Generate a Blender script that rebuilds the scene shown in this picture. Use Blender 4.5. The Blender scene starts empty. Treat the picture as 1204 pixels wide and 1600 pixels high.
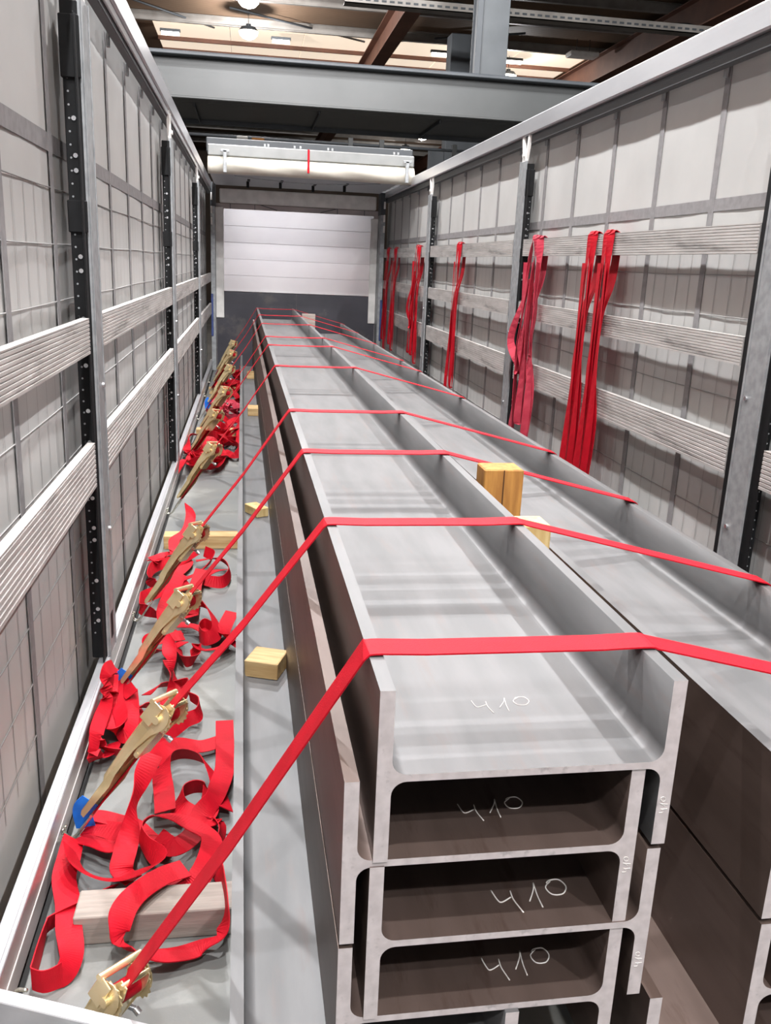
import bpy, math, random
from mathutils import Vector, Matrix
random.seed(7)
S = bpy.context.scene
COL = S.collection
# ---------------------------------------------------------------- camera
F_PX = 1374.59
cam_d = bpy.data.cameras.new('camera'); cam = bpy.data.objects.new('camera', cam_d); COL.objects.link(cam)
RX = Vector((0.987995989, -0.148656742, 0.042013082))      # camera right in world axes
DN = Vector((-0.000186590, -0.273113548, -0.961981785))    # camera down
FW = Vector((0.154479420, 0.950426306, -0.269862828))      # camera forward
CAM = Vector((0, 0, 1.6))
m3 = Matrix((RX, -DN, -FW)).transposed()
cam.matrix_world = Matrix.Translation(CAM) @ m3.to_4x4()
cam_d.sensor_fit = 'VERTICAL'; cam_d.sensor_height = 24.0; cam_d.lens = F_PX / 1600 * 24.0
cam_d.clip_start = .02; cam_d.clip_end = 300
S.camera = cam
# ---------------------------------------------------------------- world, exposure
w = bpy.data.worlds.new('hall_air'); S.world = w; w.use_nodes = True
bg = w.node_tree.nodes['Background']; bg.inputs[0].default_value = (1.0, .97, .94, 1); bg.inputs[1].default_value = .3
S.view_settings.view_transform = 'Standard'; S.view_settings.look = 'None'
S.view_settings.gamma = 1.0; S.view_settings.use_curve_mapping = False
S.view_settings.exposure = 0.0
LAMP_W = 1400.0
# overhead high bay rows: (x, y list)
LAMPS = [(-3.4, [-3.0, 5.5, 14.0]), (.02, [-4.4, -.8, 2.9, 7.4, 12.4, 24.7, 28.0]), (3.6, [-3.5, 4.0, 11.6]), (8.5, [31, 46, 50.9]), (-9, [24, 36])]
ROW_W = {.02: 1.05, -3.4: .3, 3.6: .85, 8.5: .5, -9: .4}
LAMP_Z = 7.8

# ---------------------------------------------------------------- helpers
def lin(h):
    c = [int(h[i:i+2], 16) / 255 for i in (0, 2, 4)]
    return tuple((x / 12.92 if x <= .04045 else ((x + .055) / 1.055) ** 2.4) for x in c) + (1,)
def at(u, v, h):                                   # the point at height h above the trailer floor seen at that place
    d = RX * (u - 602) + DN * (v - 800) + FW * F_PX
    return CAM + d * ((h - CAM.z) / d.z)
MATS = {}
def mat(name, c1, c2=None, rough=.5, metal=0, scale=8, stretch=(1, 1, 1), bump=0, bscale=40, emit=None, es=0, detail=4, wear=None, wscale=3, wamt=.5, wave=None, spec=.5):
    m = bpy.data.materials.new(name); m.use_nodes = True; nt = m.node_tree; N = nt.nodes; L = nt.links
    b = N['Principled BSDF']; b.inputs['Roughness'].default_value = rough; b.inputs['Metallic'].default_value = metal
    b.inputs['Specular IOR Level'].default_value = spec
    tc = N.new('ShaderNodeTexCoord'); mp = N.new('ShaderNodeMapping'); mp.inputs['Scale'].default_value = stretch
    L.new(tc.outputs['Object'], mp.inputs['Vector'])
    out = None
    if c2:
        n = N.new('ShaderNodeTexNoise'); n.inputs['Scale'].default_value = scale; n.inputs['Detail'].default_value = detail
        L.new(mp.outputs[0], n.inputs['Vector'])
        r = N.new('ShaderNodeValToRGB'); r.color_ramp.elements[0].position = .35; r.color_ramp.elements[1].position = .65
        r.color_ramp.elements[0].color = lin(c1); r.color_ramp.elements[1].color = lin(c2)
        L.new(n.outputs['Fac'], r.inputs[0]); out = r.outputs[0]
    if wear:
        n = N.new('ShaderNodeTexNoise'); n.inputs['Scale'].default_value = wscale; n.inputs['Detail'].default_value = 6; n.inputs['Roughness'].default_value = .65
        L.new(mp.outputs[0], n.inputs['Vector'])
        r = N.new('ShaderNodeValToRGB'); r.color_ramp.elements[0].position = .56; r.color_ramp.elements[1].position = .68
        r.color_ramp.elements[0].color = (0, 0, 0, 1); r.color_ramp.elements[1].color = (wamt, wamt, wamt, 1)
        L.new(n.outputs['Fac'], r.inputs[0])
        mx = N.new('ShaderNodeMix'); mx.data_type = 'RGBA'; L.new(r.outputs[0], mx.inputs[0])
        if out: L.new(out, mx.inputs[6])
        else: mx.inputs[6].default_value = lin(c1)
        mx.inputs[7].default_value = lin(wear); out = mx.outputs[2]
    if out: L.new(out, b.inputs['Base Color'])
    else: b.inputs['Base Color'].default_value = lin(c1)
    if bump:
        if wave:
            n = N.new('ShaderNodeTexWave'); n.inputs['Scale'].default_value = bscale; n.bands_direction = wave; o = n.outputs['Fac']
        else:
            n = N.new('ShaderNodeTexNoise'); n.inputs['Scale'].default_value = bscale; n.inputs['Detail'].default_value = 3; o = n.outputs['Fac']
        L.new(mp.outputs[0], n.inputs['Vector'])
        bp = N.new('ShaderNodeBump'); bp.inputs['Strength'].default_value = bump; bp.inputs['Distance'].default_value = .004
        L.new(o, bp.inputs['Height']); L.new(bp.outputs[0], b.inputs['Normal'])
    if emit:
        b.inputs['Emission Color'].default_value = lin(emit); b.inputs['Emission Strength'].default_value = es
    MATS[name] = m; return m
M_curt = mat('curtain_fabric', 'bebebc', 'b5b5b3', rough=.55, scale=2.5, bump=.05, bscale=3)
M_web = mat('grey_webbing', '8b898a', '7d7b7c', rough=.7, scale=30)
M_seam = mat('curtain_seam', '8f8e8d', rough=.6)
M_galv = mat('galvanised', 'a4a7a9', '8f9294', rough=.42, metal=.25, scale=25, bump=.05, bscale=60)
M_alu = mat('aluminium', 'd2d3d6', 'c2c3c7', rough=.32, metal=.6, scale=5, stretch=(1, .2, 1))
M_alup = mat('ribbed_aluminium', 'd0cdca', 'b7b4b1', rough=.5, metal=.35, scale=6, stretch=(1, .5, 4), wear='6f6c6b', wscale=5, wamt=.6)
M_sill = mat('sill_aluminium', 'cbc7c5', 'bcb7b5', rough=.27, metal=.45, scale=4, stretch=(1, .3, 2), bump=.06, bscale=6)
M_black = mat('black_plastic', '0d0e0f', '141517', rough=.6, scale=12, spec=.25)
M_bolt = mat('bolt_steel', 'd8dadc', rough=.25, metal=.9)
M_white = mat('white_painted_metal', 'eeece8', 'dddbd7', rough=.45, scale=8)
M_floor = mat('phenolic_floor', '66696a', '767773', rough=.5, scale=2.2, wear='8d8f8c', wscale=2.2, wamt=.7, bump=.06, bscale=180)
M_seal = mat('rubber', '0d0d0d', rough=.8)
M_steel = mat('mill_scale_steel', '5e5f60', '6b6b6c', rough=.5, metal=.25, scale=2.5, stretch=(6, 1, 6), wear='6a6260', wscale=4, wamt=.55, bump=.03, bscale=90)
M_steel_shade = mat('shaded_brown_scale_steel', '5a4c46', '665751', rough=.45, metal=.4, scale=2.5, stretch=(6, 1, 6), wear='4a3a33', wscale=4, wamt=.6, bump=.03, bscale=90)  # brown scale, with the shade of lower beams and outer flanges put in
M_cut = mat('sawn_steel', 'cbc3c3', 'bab2b2', rough=.5, metal=.3, scale=40, wear='6f6b6c', wscale=22, wamt=.6)
M_red = mat('red_webbing', 'b80d22', 'aa0a1d', rough=.62, scale=20, bump=.25, bscale=420, spec=.2)
M_red2 = mat('faded_red_webbing', 'bd4152', 'ae3044', rough=.7, scale=12, bump=.25, bscale=420, spec=.3)
M_gold = mat('yellow_zinc', 'f0deb2', 'dcc898', rough=.25, metal=.7, scale=14)
M_hook = mat('zinc_hook', 'cfcfc4', rough=.25, metal=.9)
M_blue = mat('blue_label', '1873e0', rough=.5)
M_purple = mat('violet_label', '4b3fb0', rough=.5)
M_wood = mat('pine_wood', 'c4a87a', 'a98858', rough=.7, scale=7, stretch=(.6, 6, 6), bump=.2, bscale=30, wear='9b7240', wscale=6, wamt=.5)
M_wood2 = mat('fresh_pine', 'd2bb87', 'bfa26a', rough=.7, scale=9, stretch=(6, 6, .8), bump=.2, bscale=30)
M_wood3 = mat('amber_pine', 'b5823f', '9c6a30', rough=.7, scale=9, stretch=(6, 6, .8), bump=.2, bscale=30, wear='8a5a2a', wscale=5, wamt=.4)
M_gwood = mat('weathered_wood', '9a9088', '857c75', rough=.8, scale=8, stretch=(.5, 6, 6), bump=.25, bscale=30, wear='7c716b', wscale=5, wamt=.6)
M_chalk = mat('chalk', 'd9d6d2', rough=.9)
M_panel = mat('front_panel_aluminium', 'f4f0f0', 'eae6e8', rough=.25, metal=.6, scale=1.6, bump=.04, bscale=8)
M_ply = mat('dark_film_ply', '3b3b42', '4a4950', rough=.3, scale=2, wear='7d7870', wscale=2.5, wamt=.3)
M_tarp = mat('white_tarp', 'd9d5c8', 'cbc6ba', rough=.55, scale=5, bump=.5, bscale=9)
M_tarpg = mat('grey_tarp', '74757a', '606166', rough=.6, scale=4)
M_tarpm = mat('mauve_grey_tarp', 'b5abaa', 'a79e9f', rough=.6, scale=4)
M_girder = mat('grey_painted_steel', '4e5050', '464848', rough=.45, scale=.9, bump=.03, bscale=4)
M_dark = mat('dark_painted_steel', '3f4347', '4a4e52', rough=.55, scale=1.2)
M_roof = mat('roof_sheet', '775e49', '67523f', rough=.7, scale=.35, bump=.9, bscale=3.2, wave='Y')
M_purlin = mat('zinc_purlin', '9b9690', '8a857f', rough=.5, metal=.3, scale=3)
M_raft = mat('brown_primer_steel', '7d5544', '6b4839', rough=.6, scale=1.5)
M_light = mat('rooflight_sheet', 'f2dcc0', rough=.5, emit='f1dfca', es=.9)
M_dayl = mat('daylight_pane', 'ffffff', rough=.4, emit='eef3ff', es=2.6)
M_dayl2 = mat('dim_daylight_pane', 'ffffff', rough=.4, emit='f3ecea', es=.9)
M_hallw = mat('hall_wall_sheet', '54453a', '43382f', rough=.8, scale=.5, bump=.6, bscale=2.5, wave='X')
M_conc = mat('hall_concrete', '6b6966', '5a5856', rough=.8, scale=1)
M_lens = mat('lamp_lens', 'ffffff', rough=.4, emit='fff3df', es=14)
M_lens2 = mat('small_lamp_lens', 'ffffff', rough=.4, emit='fff7ec', es=9)

class MB:
    def __init__(s): s.v = []; s.f = []; s.mi = []; s.sm = []
    def add(s, vs, fs, mi=0, smooth=False):
        o = len(s.v); s.v += [tuple(p) for p in vs]
        for f in fs: s.f.append([i + o for i in f]); s.mi.append(mi); s.sm.append(smooth)
        return s
    def box(s, x0, x1, y0, y1, z0, z1, mi=0, M=None):
        vs = [Vector((x, y, z)) for z in (z0, z1) for y in (y0, y1) for x in (x0, x1)]
        if M: vs = [M @ p for p in vs]
        return s.add(vs, [(0, 2, 3, 1), (4, 5, 7, 6), (0, 1, 5, 4), (2, 6, 7, 3), (0, 4, 6, 2), (1, 3, 7, 5)], mi)
    def bbox(s, x0, x1, y0, y1, z0, z1, r=.004, mi=0, M=None):        # box with chamfered edges
        vs = []; idx = {}
        for i, x in enumerate((x0, x1)):
            for j, y in enumerate((y0, y1)):
                for k, z in enumerate((z0, z1)):
                    sx, sy, sz = (1 - 2 * i) * r, (1 - 2 * j) * r, (1 - 2 * k) * r
                    for a, p in enumerate(((x, y + sy, z + sz), (x + sx, y, z + sz), (x + sx, y + sy, z))):
                        idx[i, j, k, a] = len(vs); vs.append(M @ Vector(p) if M else Vector(p))
        I = lambda i, j, k, a: idx[i, j, k, a]; fs = []
        for i in (0, 1): fs.append([I(i, 0, 0, 0), I(i, 1, 0, 0), I(i, 1, 1, 0), I(i, 0, 1, 0)][::1 if i else -1])
        for j in (0, 1): fs.append([I(0, j, 0, 1), I(1, j, 0, 1), I(1, j, 1, 1), I(0, j, 1, 1)][::-1 if j else 1])
        for k in (0, 1): fs.append([I(0, 0, k, 2), I(1, 0, k, 2), I(1, 1, k, 2), I(0, 1, k, 2)][::1 if k else -1])
        for i in (0, 1):
            for j in (0, 1): fs.append([I(i, j, 0, 0), I(i, j, 0, 1), I(i, j, 1, 1), I(i, j, 1, 0)])
        for i in (0, 1):
            for k in (0, 1): fs.append([I(i, 0, k, 0), I(i, 0, k, 2), I(i, 1, k, 2), I(i, 1, k, 0)])
        for j in (0, 1):
            for k in (0, 1): fs.append([I(0, j, k, 1), I(0, j, k, 2), I(1, j, k, 2), I(1, j, k, 1)])
        for i in (0, 1):
            for j in (0, 1):
                for k in (0, 1): fs.append([I(i, j, k, 0), I(i, j, k, 1), I(i, j, k, 2)])
        return s.add(vs, fs, mi)
    def cyl(s, p0, p1, r, n=12, mi=0, r2=None, caps=True):
        p0 = Vector(p0); p1 = Vector(p1); d = (p1 - p0).normalized(); a = d.orthogonal().normalized(); b = d.cross(a)
        r2 = r if r2 is None else r2; vs = []
        for p, q in ((p0, r), (p1, r2)):
            for i in range(n):
                t = 2 * math.pi * i / n; vs.append(p + a * math.cos(t) * q + b * math.sin(t) * q)
        s.add(vs, [(i, (i + 1) % n, n + (i + 1) % n, n + i) for i in range(n)], mi, True)
        if caps: s.add(vs, [tuple(range(n))[::-1], tuple(range(n, 2 * n))], mi)
        return s
    def tube(s, pts, r, n=8, mi=0):
        pts = [Vector(p) for p in pts]; rings = []; a = None
        for i, p in enumerate(pts):
            t = (pts[min(i + 1, len(pts) - 1)] - pts[max(i - 1, 0)]).normalized()
            a = t.orthogonal().normalized() if a is None else (a - t * a.dot(t)).normalized()
            b = t.cross(a); rings.append([p + (a * math.cos(2 * math.pi * k / n) + b * math.sin(2 * math.pi * k / n)) * r for k in range(n)])
        vs = [q for rg in rings for q in rg]; fs = []
        for i in range(len(pts) - 1):
            for k in range(n): fs.append((i * n + k, i * n + (k + 1) % n, (i + 1) * n + (k + 1) % n, (i + 1) * n + k))
        fs.append(tuple(range(n))[::-1]); fs.append(tuple((len(pts) - 1) * n + k for k in range(n)))
        return s.add(vs, fs, mi, True)
    def prism(s, poly, ax, a0, a1, mi=0, mcap=None, M=None, smooth=False):  # poly in the two other axes, extruded along ax
        n = len(poly); vs = []
        for a in (a0, a1):
            for p in poly:
                q = {'x': (a, p[0], p[1]), 'y': (p[0], a, p[1]), 'z': (p[0], p[1], a)}[ax]
                vs.append(M @ Vector(q) if M else Vector(q))
        s.add(vs, [(i, (i + 1) % n, n + (i + 1) % n, n + i) for i in range(n)], mi, smooth)
        s.add(vs, [tuple(range(n))[::-1], tuple(range(n, 2 * n))], mi if mcap is None else mcap)
        return s
    def ribbon(s, pts, wid, tilts, th=.0026, width=.05, mi=0):
        # pts: list of Vector; wid: list of unit width vectors
        n = len(pts); vs = []
        for i, p in enumerate(pts):
            t = (pts[min(i + 1, n - 1)] - pts[max(i - 1, 0)])
            t = t.normalized() if t.length > 1e-9 else Vector((0, 1, 0))
            wv = wid[i] - t * wid[i].dot(t); wv = wv.normalized() if wv.length > 1e-6 else t.orthogonal().normalized()
            nn = t.cross(wv)
            for a, b in ((-1, -1), (1, -1), (1, 1), (-1, 1)): vs.append(p + wv * a * width / 2 + nn * b * th / 2)
        fs = []
        for i in range(n - 1):
            for k in range(4): fs.append((i * 4 + k, i * 4 + (k + 1) % 4, i * 4 + 4 + (k + 1) % 4, i * 4 + 4 + k))
        fs += [(3, 2, 1, 0), tuple((n - 1) * 4 + k for k in range(4))]
        o = s.add(vs, fs, mi)
        return o
    def build(s, name, ms, parent=None, loc=None):
        me = bpy.data.meshes.new(name); v = s.v
        if loc: v = [(p[0] - loc[0], p[1] - loc[1], p[2] - loc[2]) for p in v]
        me.from_pydata(v, [], s.f)
        for m in (ms if isinstance(ms, (list, tuple)) else [ms]): me.materials.append(m)
        me.polygons.foreach_set('material_index', s.mi); me.polygons.foreach_set('use_smooth', s.sm); me.update()
        import bmesh
        bm = bmesh.new(); bm.from_mesh(me); bmesh.ops.recalc_face_normals(bm, faces=bm.faces); bm.to_mesh(me); bm.free()
        o = bpy.data.objects.new(name, me); COL.objects.link(o)
        if loc: o.location = loc
        if parent: o.parent = parent
        return o
def tag(o, label=None, cat=None, group=None, kind=None):
    if label: o['label'] = label
    if cat: o['category'] = cat
    if group: o['group'] = group
    if kind: o['kind'] = kind
    return o
def empty(name, loc=(0, 0, 0)):
    o = bpy.data.objects.new(name, None); COL.objects.link(o); o.location = loc; o.empty_display_size = .1; return o
def copy_tree(o, parent=None):
    c = o.copy(); COL.objects.link(c); c.parent = parent
    for ch in list(o.children): copy_tree(ch, c)
    return c
def spline(P, k=8):
    P = [Vector(p) for p in P]; out = []
    Q = [P[0] * 2 - P[1]] + P + [P[-1] * 2 - P[-2]]
    for i in range(1, len(Q) - 2):
        a, b, c, d = Q[i - 1:i + 3]
        for j in range(k):
            t = j / k; out.append(.5 * ((2 * b) + (c - a) * t + (2 * a - 5 * b + 4 * c - d) * t * t + (3 * b - a - 3 * c + d) * t ** 3))
    out.append(P[-1]); return out
def strip(mb, ctrl, width=.06, k=8, mi=0, wob=0):
    # ctrl: (x, y, z, tilt): tilt 0 = lying flat, 90 = standing on its edge
    xs = spline([c[:3] for c in ctrl], k); tl = spline([(c[3], 0, 0) for c in ctrl], k); wv = []
    n = len(xs)
    for i in range(n):
        t = xs[min(i + 1, n - 1)] - xs[max(i - 1, 0)]; t.z *= .3
        side = Vector((t.y, -t.x, 0)); side = side.normalized() if side.length > 1e-7 else Vector((1, 0, 0))
        a = math.radians(tl[i].x); wv.append(side * math.cos(a) + Vector((0, 0, 1)) * math.sin(a))
    # keep above the floor
    for i in range(n):
        low = abs(wv[i].z) * width / 2 + .004
        if xs[i].z < low: xs[i].z = low
        xs[i].x = max(xs[i].x, -.478)
    mb.ribbon(xs, wv, None, width=width, mi=mi)

# ================================================================ SETTING: trailer shell
XL, XR = -.512, 1.962; Y0, Y1 = -.25, 13.6; RB = 2.53
# floor boards
fl = MB().box(XL - .02, XR + .02, Y0, Y1, -.06, -.012).build('floor', M_seal); tag(fl, kind='structure')
ys = [Y0, .1, 2.23, 4.43, 6.63, 8.83, 11.03, Y1]
for i in range(len(ys) - 1):
    for xa, xb in ((XL + .014, .72), (.727, XR - .014)):
        MB().bbox(xa, xb, ys[i] + .004, ys[i + 1] - .004, -.012, 0, r=.003).build('floor_panel', M_floor, fl)
def side(sgn, X, nm):
    def bx(mb, a, b, y0, y1, z0, z1, mi=0):           # a,b = distance outwards from the inner face
        x0, x1 = sorted((X + sgn * a, X + sgn * b)); return mb.box(x0, x1, y0, y1, z0, z1, mi)
    def bb(mb, a, b, y0, y1, z0, z1, r=.003, mi=0):
        x0, x1 = sorted((X + sgn * a, X + sgn * b)); return mb.bbox(x0, x1, y0, y1, z0, z1, r, mi)
    # curtain with gentle billow
    mb = MB(); nx, nz = 230, 26; vs = []
    for j in range(nz + 1):
        z = -.02 + (2.62) * j / nz
        for i in range(nx + 1):
            y = Y0 + (Y1 - Y0) * i / nx
            d = .0915 + .0012 * math.sin(y * 10.47 + 1.5) + .0012 * math.sin(z * 3 + y * 1.3) + .0005 * math.sin(y * 42)
            vs.append((X + sgn * d, y, z))
    W = nx + 1
    mb.add(vs, [(j * W + i, j * W + i + 1, (j + 1) * W + i + 1, (j + 1) * W + i) for j in range(nz) for i in range(nx)], 0, True)
    cur = mb.build('wall_' + nm, M_curt); tag(cur, kind='structure')
    y = -.08 if sgn < 0 else .3
    while y < 13.4:                                    # vertical webbing every 0.6 m
        wb = MB(); bb(wb, .0855, .0885, y - .024, y + .024, 0, 2.5, .001); wb.build('curtain_strap', M_web, cur)
        bk = MB(); bb(bk, .066, .08, y - .012, y + .012, 2.44, 2.52, .002); bk.build('strap_roller', M_galv, cur)
        y += .6 if sgn > 0 else .62
    b = MB(); bb(b, .0868, .0885, Y0, 13.4, 1.89, 1.945, .001); b.build('curtain_belt', M_web, cur)
    for z in (1.787, 1.62, 1.445, 1.11, .92, .59, .42, .26):
        b = MB(); b.tube([(X + sgn * (.0875 + .0006 * math.sin(k)), -.2 + 13.5 * k / 40, z + .002 * math.sin(k * 1.3)) for k in range(41)], .0022, 5)
        b.build('curtain_cord', M_seam, cur)
    fs_ = MB(); y = .05
    while y < 13.3:
        fs_.add([(X + sgn * .0888, y - .002, .2), (X + sgn * .0888, y + .002, .2), (X + sgn * .0888, y + .002, 1.787), (X + sgn * .0888, y - .002, 1.787)], [(0, 1, 2, 3)]); y += .124
    fs_.build('fabric_crease', mat('crease_' + nm, '989796', rough=.7), cur)['kind'] = 'stuff'
    # low sill board
    s = MB(); bb(s, 0, .022, Y0, 13.45, .0, .135, .003); bb(s, -.002, .01, Y0, 13.45, .062, .068, .001)
    so = s.build('baseboard_' + nm, M_sill); so['kind'] = 'structure'
    s = MB(); bb(s, -.004, .036, Y0, 13.45, .1355, .147, .002); bb(s, .004, .008, Y0, 13.45, .147, .151, .001); s.build('sill_cap', M_alu, so)
    # top rail
    r = MB(); bb(r, -.004, .06, Y0, 13.45, RB, RB + .11, .008); r2 = MB(); bb(r2, .02, .06, Y0, 13.45, RB - .06, RB - .001, .004)
    rail = r.build('trim_%d' % (1 if sgn < 0 else 2), M_alu); tag(rail, kind='structure'); r2.build('rail_track', mat('dark_track', '4a4c4e', rough=.6), rail)
    if sgn < 0: r3 = MB(); bb(r3, .008, .018, Y0, 13.45, RB - .035, RB - .001, .002); r3.build('rail_lip', M_alu, rail)
side(-1, XL, 'left'); side(1, XR, 'right')

# ---- side posts
POSTS = [3.205, 6.56, 9.97]
ordn = ['nearest', 'second', 'third']
def post(sgn, X, y, lab):
    t = empty('curtain_post', (X, y, .15)); tag(t, lab, 'post', 'sliding posts of the curtain trailer')
    o = Vector((X, y, .15)); hw = .072
    def part(nm, m, fn):
        mb = MB(); fn(mb); ob = mb.build(nm, m, t)
        for v in ob.data.vertices: v.co -= o
        return ob
    def L(a, b): return sorted((X + sgn * a, X + sgn * b))
    part('post_face', M_galv, lambda mb: (mb.bbox(*L(-.004, .012), y - hw, y + hw, .147, 2.36, .004), mb.bbox(*L(-.007, -.004), y - hw, y - hw + .012, .147, 2.36, .001), mb.bbox(*L(-.007, -.004), y + hw - .012, y + hw, .147, 2.36, .001)))
    for q in (-1, 1):
        part('post_channel', M_black, lambda mb: mb.bbox(*L(.006, .058), y + q * (hw + .003) - .006, y + q * (hw + .003) + .006, .15, 2.34, .002))
        part('channel_flange', M_black, lambda mb: mb.bbox(*L(.008, .014), y + q * (hw + .03) - .026, y + q * (hw + .03) + .026, .15, 2.3, .002))
        part('hinge_block', M_black, lambda mb: mb.bbox(*L(.002, .062), y + q * (hw + .012) - .009, y + q * (hw + .012) + .009, 1.66, 1.76, .003))
        part('hinge_block', M_black, lambda mb: mb.bbox(*L(.002, .062), y + q * (hw + .012) - .009, y + q * (hw + .012) + .009, 2.12, 2.3, .003))
        def bolts(mb):
            z = .3
            while z < 2.3:
                for dz in ((0, .045) if int(z * 10) % 3 == 0 else (0,)):
                    mb.cyl((X + sgn * .03, y + q * (hw + .007), z + dz), (X + sgn * .03, y + q * (hw + .013), z + dz), .0075, 8)
                z += .155
        part('bolt_row', M_bolt, bolts)['kind'] = 'stuff'
        def holes(mb):
            for k in range(52):
                z = .25 + k * .039; mb.cyl((X + sgn * .044, y + q * (hw + .0085), z), (X + sgn * .044, y + q * (hw + .0098), z), .0035, 6)
        part('hole_row', M_galv, holes)['kind'] = 'stuff'
    def head(mb):
        for q in (-1, 1):
            mb.prism([(y + q * .012, 2.36), (y + q * .04, 2.36), (y + q * .085, RB - .03), (y + q * .085, RB), (y + q * .05, RB), (y + q * .03, 2.44)], 'x', *L(.004, .022))
        mb.bbox(*L(.0, .02), y - .045, y + .045, 2.33, 2.43, .004)
        mb.cyl((X - sgn * .012, y, 2.40), (X + sgn * .02, y, 2.40), .014, 10)
    part('post_head', M_white, head)
    part('foot_slot', M_black, lambda mb: mb.bbox(*L(-.0055, 0), y - .022, y + .022, .2, .3, .001))
    for zz in (.62, 1.15): part('lock_bolt', M_bolt, lambda mb: mb.cyl((X - sgn * .012, y + .03, zz), (X + sgn * .0, y + .03, zz), .009, 10))
    return t
for i, y in enumerate(POSTS):
    post(-1, XL, y, 'galvanised post with black bolted edges, left side, %s of three from the camera' % ordn[i])
    post(1, XR, y, 'galvanised post with black bolted edges, right side, %s of three from the camera' % ordn[i])
# ---- corner posts at the front
for sgn, X, nm in ((-1, XL, 'left'), (1, XR, 'right')):
    t = empty('corner_post', (X, 13.5, 0)); tag(t, 'grey steel corner post at the %s end of the bulkhead' % nm, 'post')
    def mk(nme, m, a, b, y0, y1, z0, z1):
        x0, x1 = sorted((X - sgn * a, X - sgn * b)); MB().bbox(x0, x1, y0, y1, z0, z1, .004).build(nme, m, t, None).location = (-X, -13.5, 0)
    mk('post_body', M_galv, -.01, .055, 13.3, 13.58, .0, 2.3); mk('post_cap', M_dark, -.01, .06, 13.3, 13.58, 2.3, 2.62)
    mk('blue_band', M_blue if 0 else mat('blue_paint', '3a4c86', '31406f', rough=.5, scale=10), -.012, .02, 13.285, 13.3, .5, 1.1)
    for z in (2.05, 2.2, 2.38): mk('hinge', M_white, -.004, .02, 13.27, 13.3, z, z + .1)
# ---- side planks
prof = [(0, 0)]
for k in range(8):
    z = .004 + k * .0131; prof += [(.0, z), (.0, z + .0085), (-.0035, z + .0095), (-.0035, z + .0122)]
rows = {1: [(.82, .150, 'lowest'), (1.268, .112, 'middle'), (1.705, .112, 'top')], -1: [(.82, .150, 'lower'), (1.275, .112, 'upper')]}
bays = [(Y0 + .02, 3.205 - .133, 'bay before the nearest post'), (3.338, 6.427, 'bay behind the nearest post'), (6.693, 9.837, 'bay behind the second post'), (10.103, 13.26, 'farthest bay beside the bulkhead')]
for sgn, X, nm in ((-1, XL, 'left'), (1, XR, 'right')):
    for z0, h, rn in rows[sgn]:
        for bi, (ya, yb, bn) in enumerate(bays):
            n = 9; pitch = h / n; poly = []
            for k in range(n):
                z = k * pitch; poly += [(.0, z + .001), (.0, z + pitch * .72), (.003, z + pitch * .8), (.003, z + pitch * .98)]
            poly += [(.0, h), (.0, h + .004), (.026, h + .004), (.026, 0)]
            pts = [(X + sgn * (.004 + a) - X, z) for a, z in poly]
            mb = MB(); mb.prism(pts, 'y', 0, yb - ya)
            o = mb.build('side_plank', M_alup); o.location = (X, ya, z0)
            tag(o, 'ribbed aluminium plank, %s row, %s side, %s' % (rn, nm, bn), 'plank', 'ribbed aluminium planks between the side posts')
            for y in (.004, yb - ya - .024): MB().box(*sorted((sgn * .031, sgn * .036)), y, y + .02, -.01, h + .012).build('plank_bracket', M_black, o)
# ---- front bulkhead
fw = MB().box(XL, XR, Y1, Y1 + .05, 0, 2.36).build('wall_front', M_tarpm); tag(fw, kind='structure')
n = 5; z0, z1 = 1.135, 2.29
for k in range(n):
    a = z0 + (z1 - z0) * k / n; MB().bbox(-.36, 1.84, Y1 - .03, Y1 - .001, a + .001, a + (z1 - z0) / n - .001, .002).build('wall_plank', M_panel, fw)
for x0, x1 in ((XL + .06, .72), (.724, XR - .06)): MB().bbox(x0, x1, Y1 - .02, Y1 - .001, .0, 1.13, .002).build('dark_plywood_sheet', M_ply, fw)
MB().bbox(-.468, -.345, Y1 - .05, Y1 - .022, .75, 2.31, .006).build('white_edge_strip', M_white, fw)
MB().bbox(1.80, 1.905, Y1 - .05, Y1 - .022, .735, 2.25, .006).build('white_edge_strip', M_white, fw)
MB().bbox(-.40, 1.86, Y1 - .12, Y1 - .02, 2.365, 2.555, .012).build('trim_3', M_white)['kind'] = 'structure'
for x in (-.25, .1, 1.3, 1.7): MB().bbox(x - .006, x + .006, Y1 - .012, Y1 + .001, 2.29, 2.36, .001).build('tarp_seam', M_tarpg, fw)
for xa, xb in ((.15, .42), (1.32, 1.05)): MB().tube([(xa, Y1 - .01, 2.37), (xb, Y1 - .012, 2.30)], .005, 6).build('brace_wire', M_dark, fw)

M_trans = bpy.data.materials.new('translucent_roof_tarp'); M_trans.use_nodes = True
_n = M_trans.node_tree.nodes; _l = M_trans.node_tree.links; _t = _n.new('ShaderNodeBsdfTranslucent'); _t.inputs[0].default_value = (.75, .75, .77, 1)
_m = _n.new('ShaderNodeMixShader'); _m.inputs[0].default_value = .22; _n['Principled BSDF'].inputs['Base Color'].default_value = lin('8a8b8f'); _n['Principled BSDF'].inputs['Roughness'].default_value = .6
_l.new(_n['Principled BSDF'].outputs[0], _m.inputs[1]); _l.new(_t.outputs[0], _m.inputs[2]); _l.new(_m.outputs[0], _n['Material Output'].inputs[0])
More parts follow.
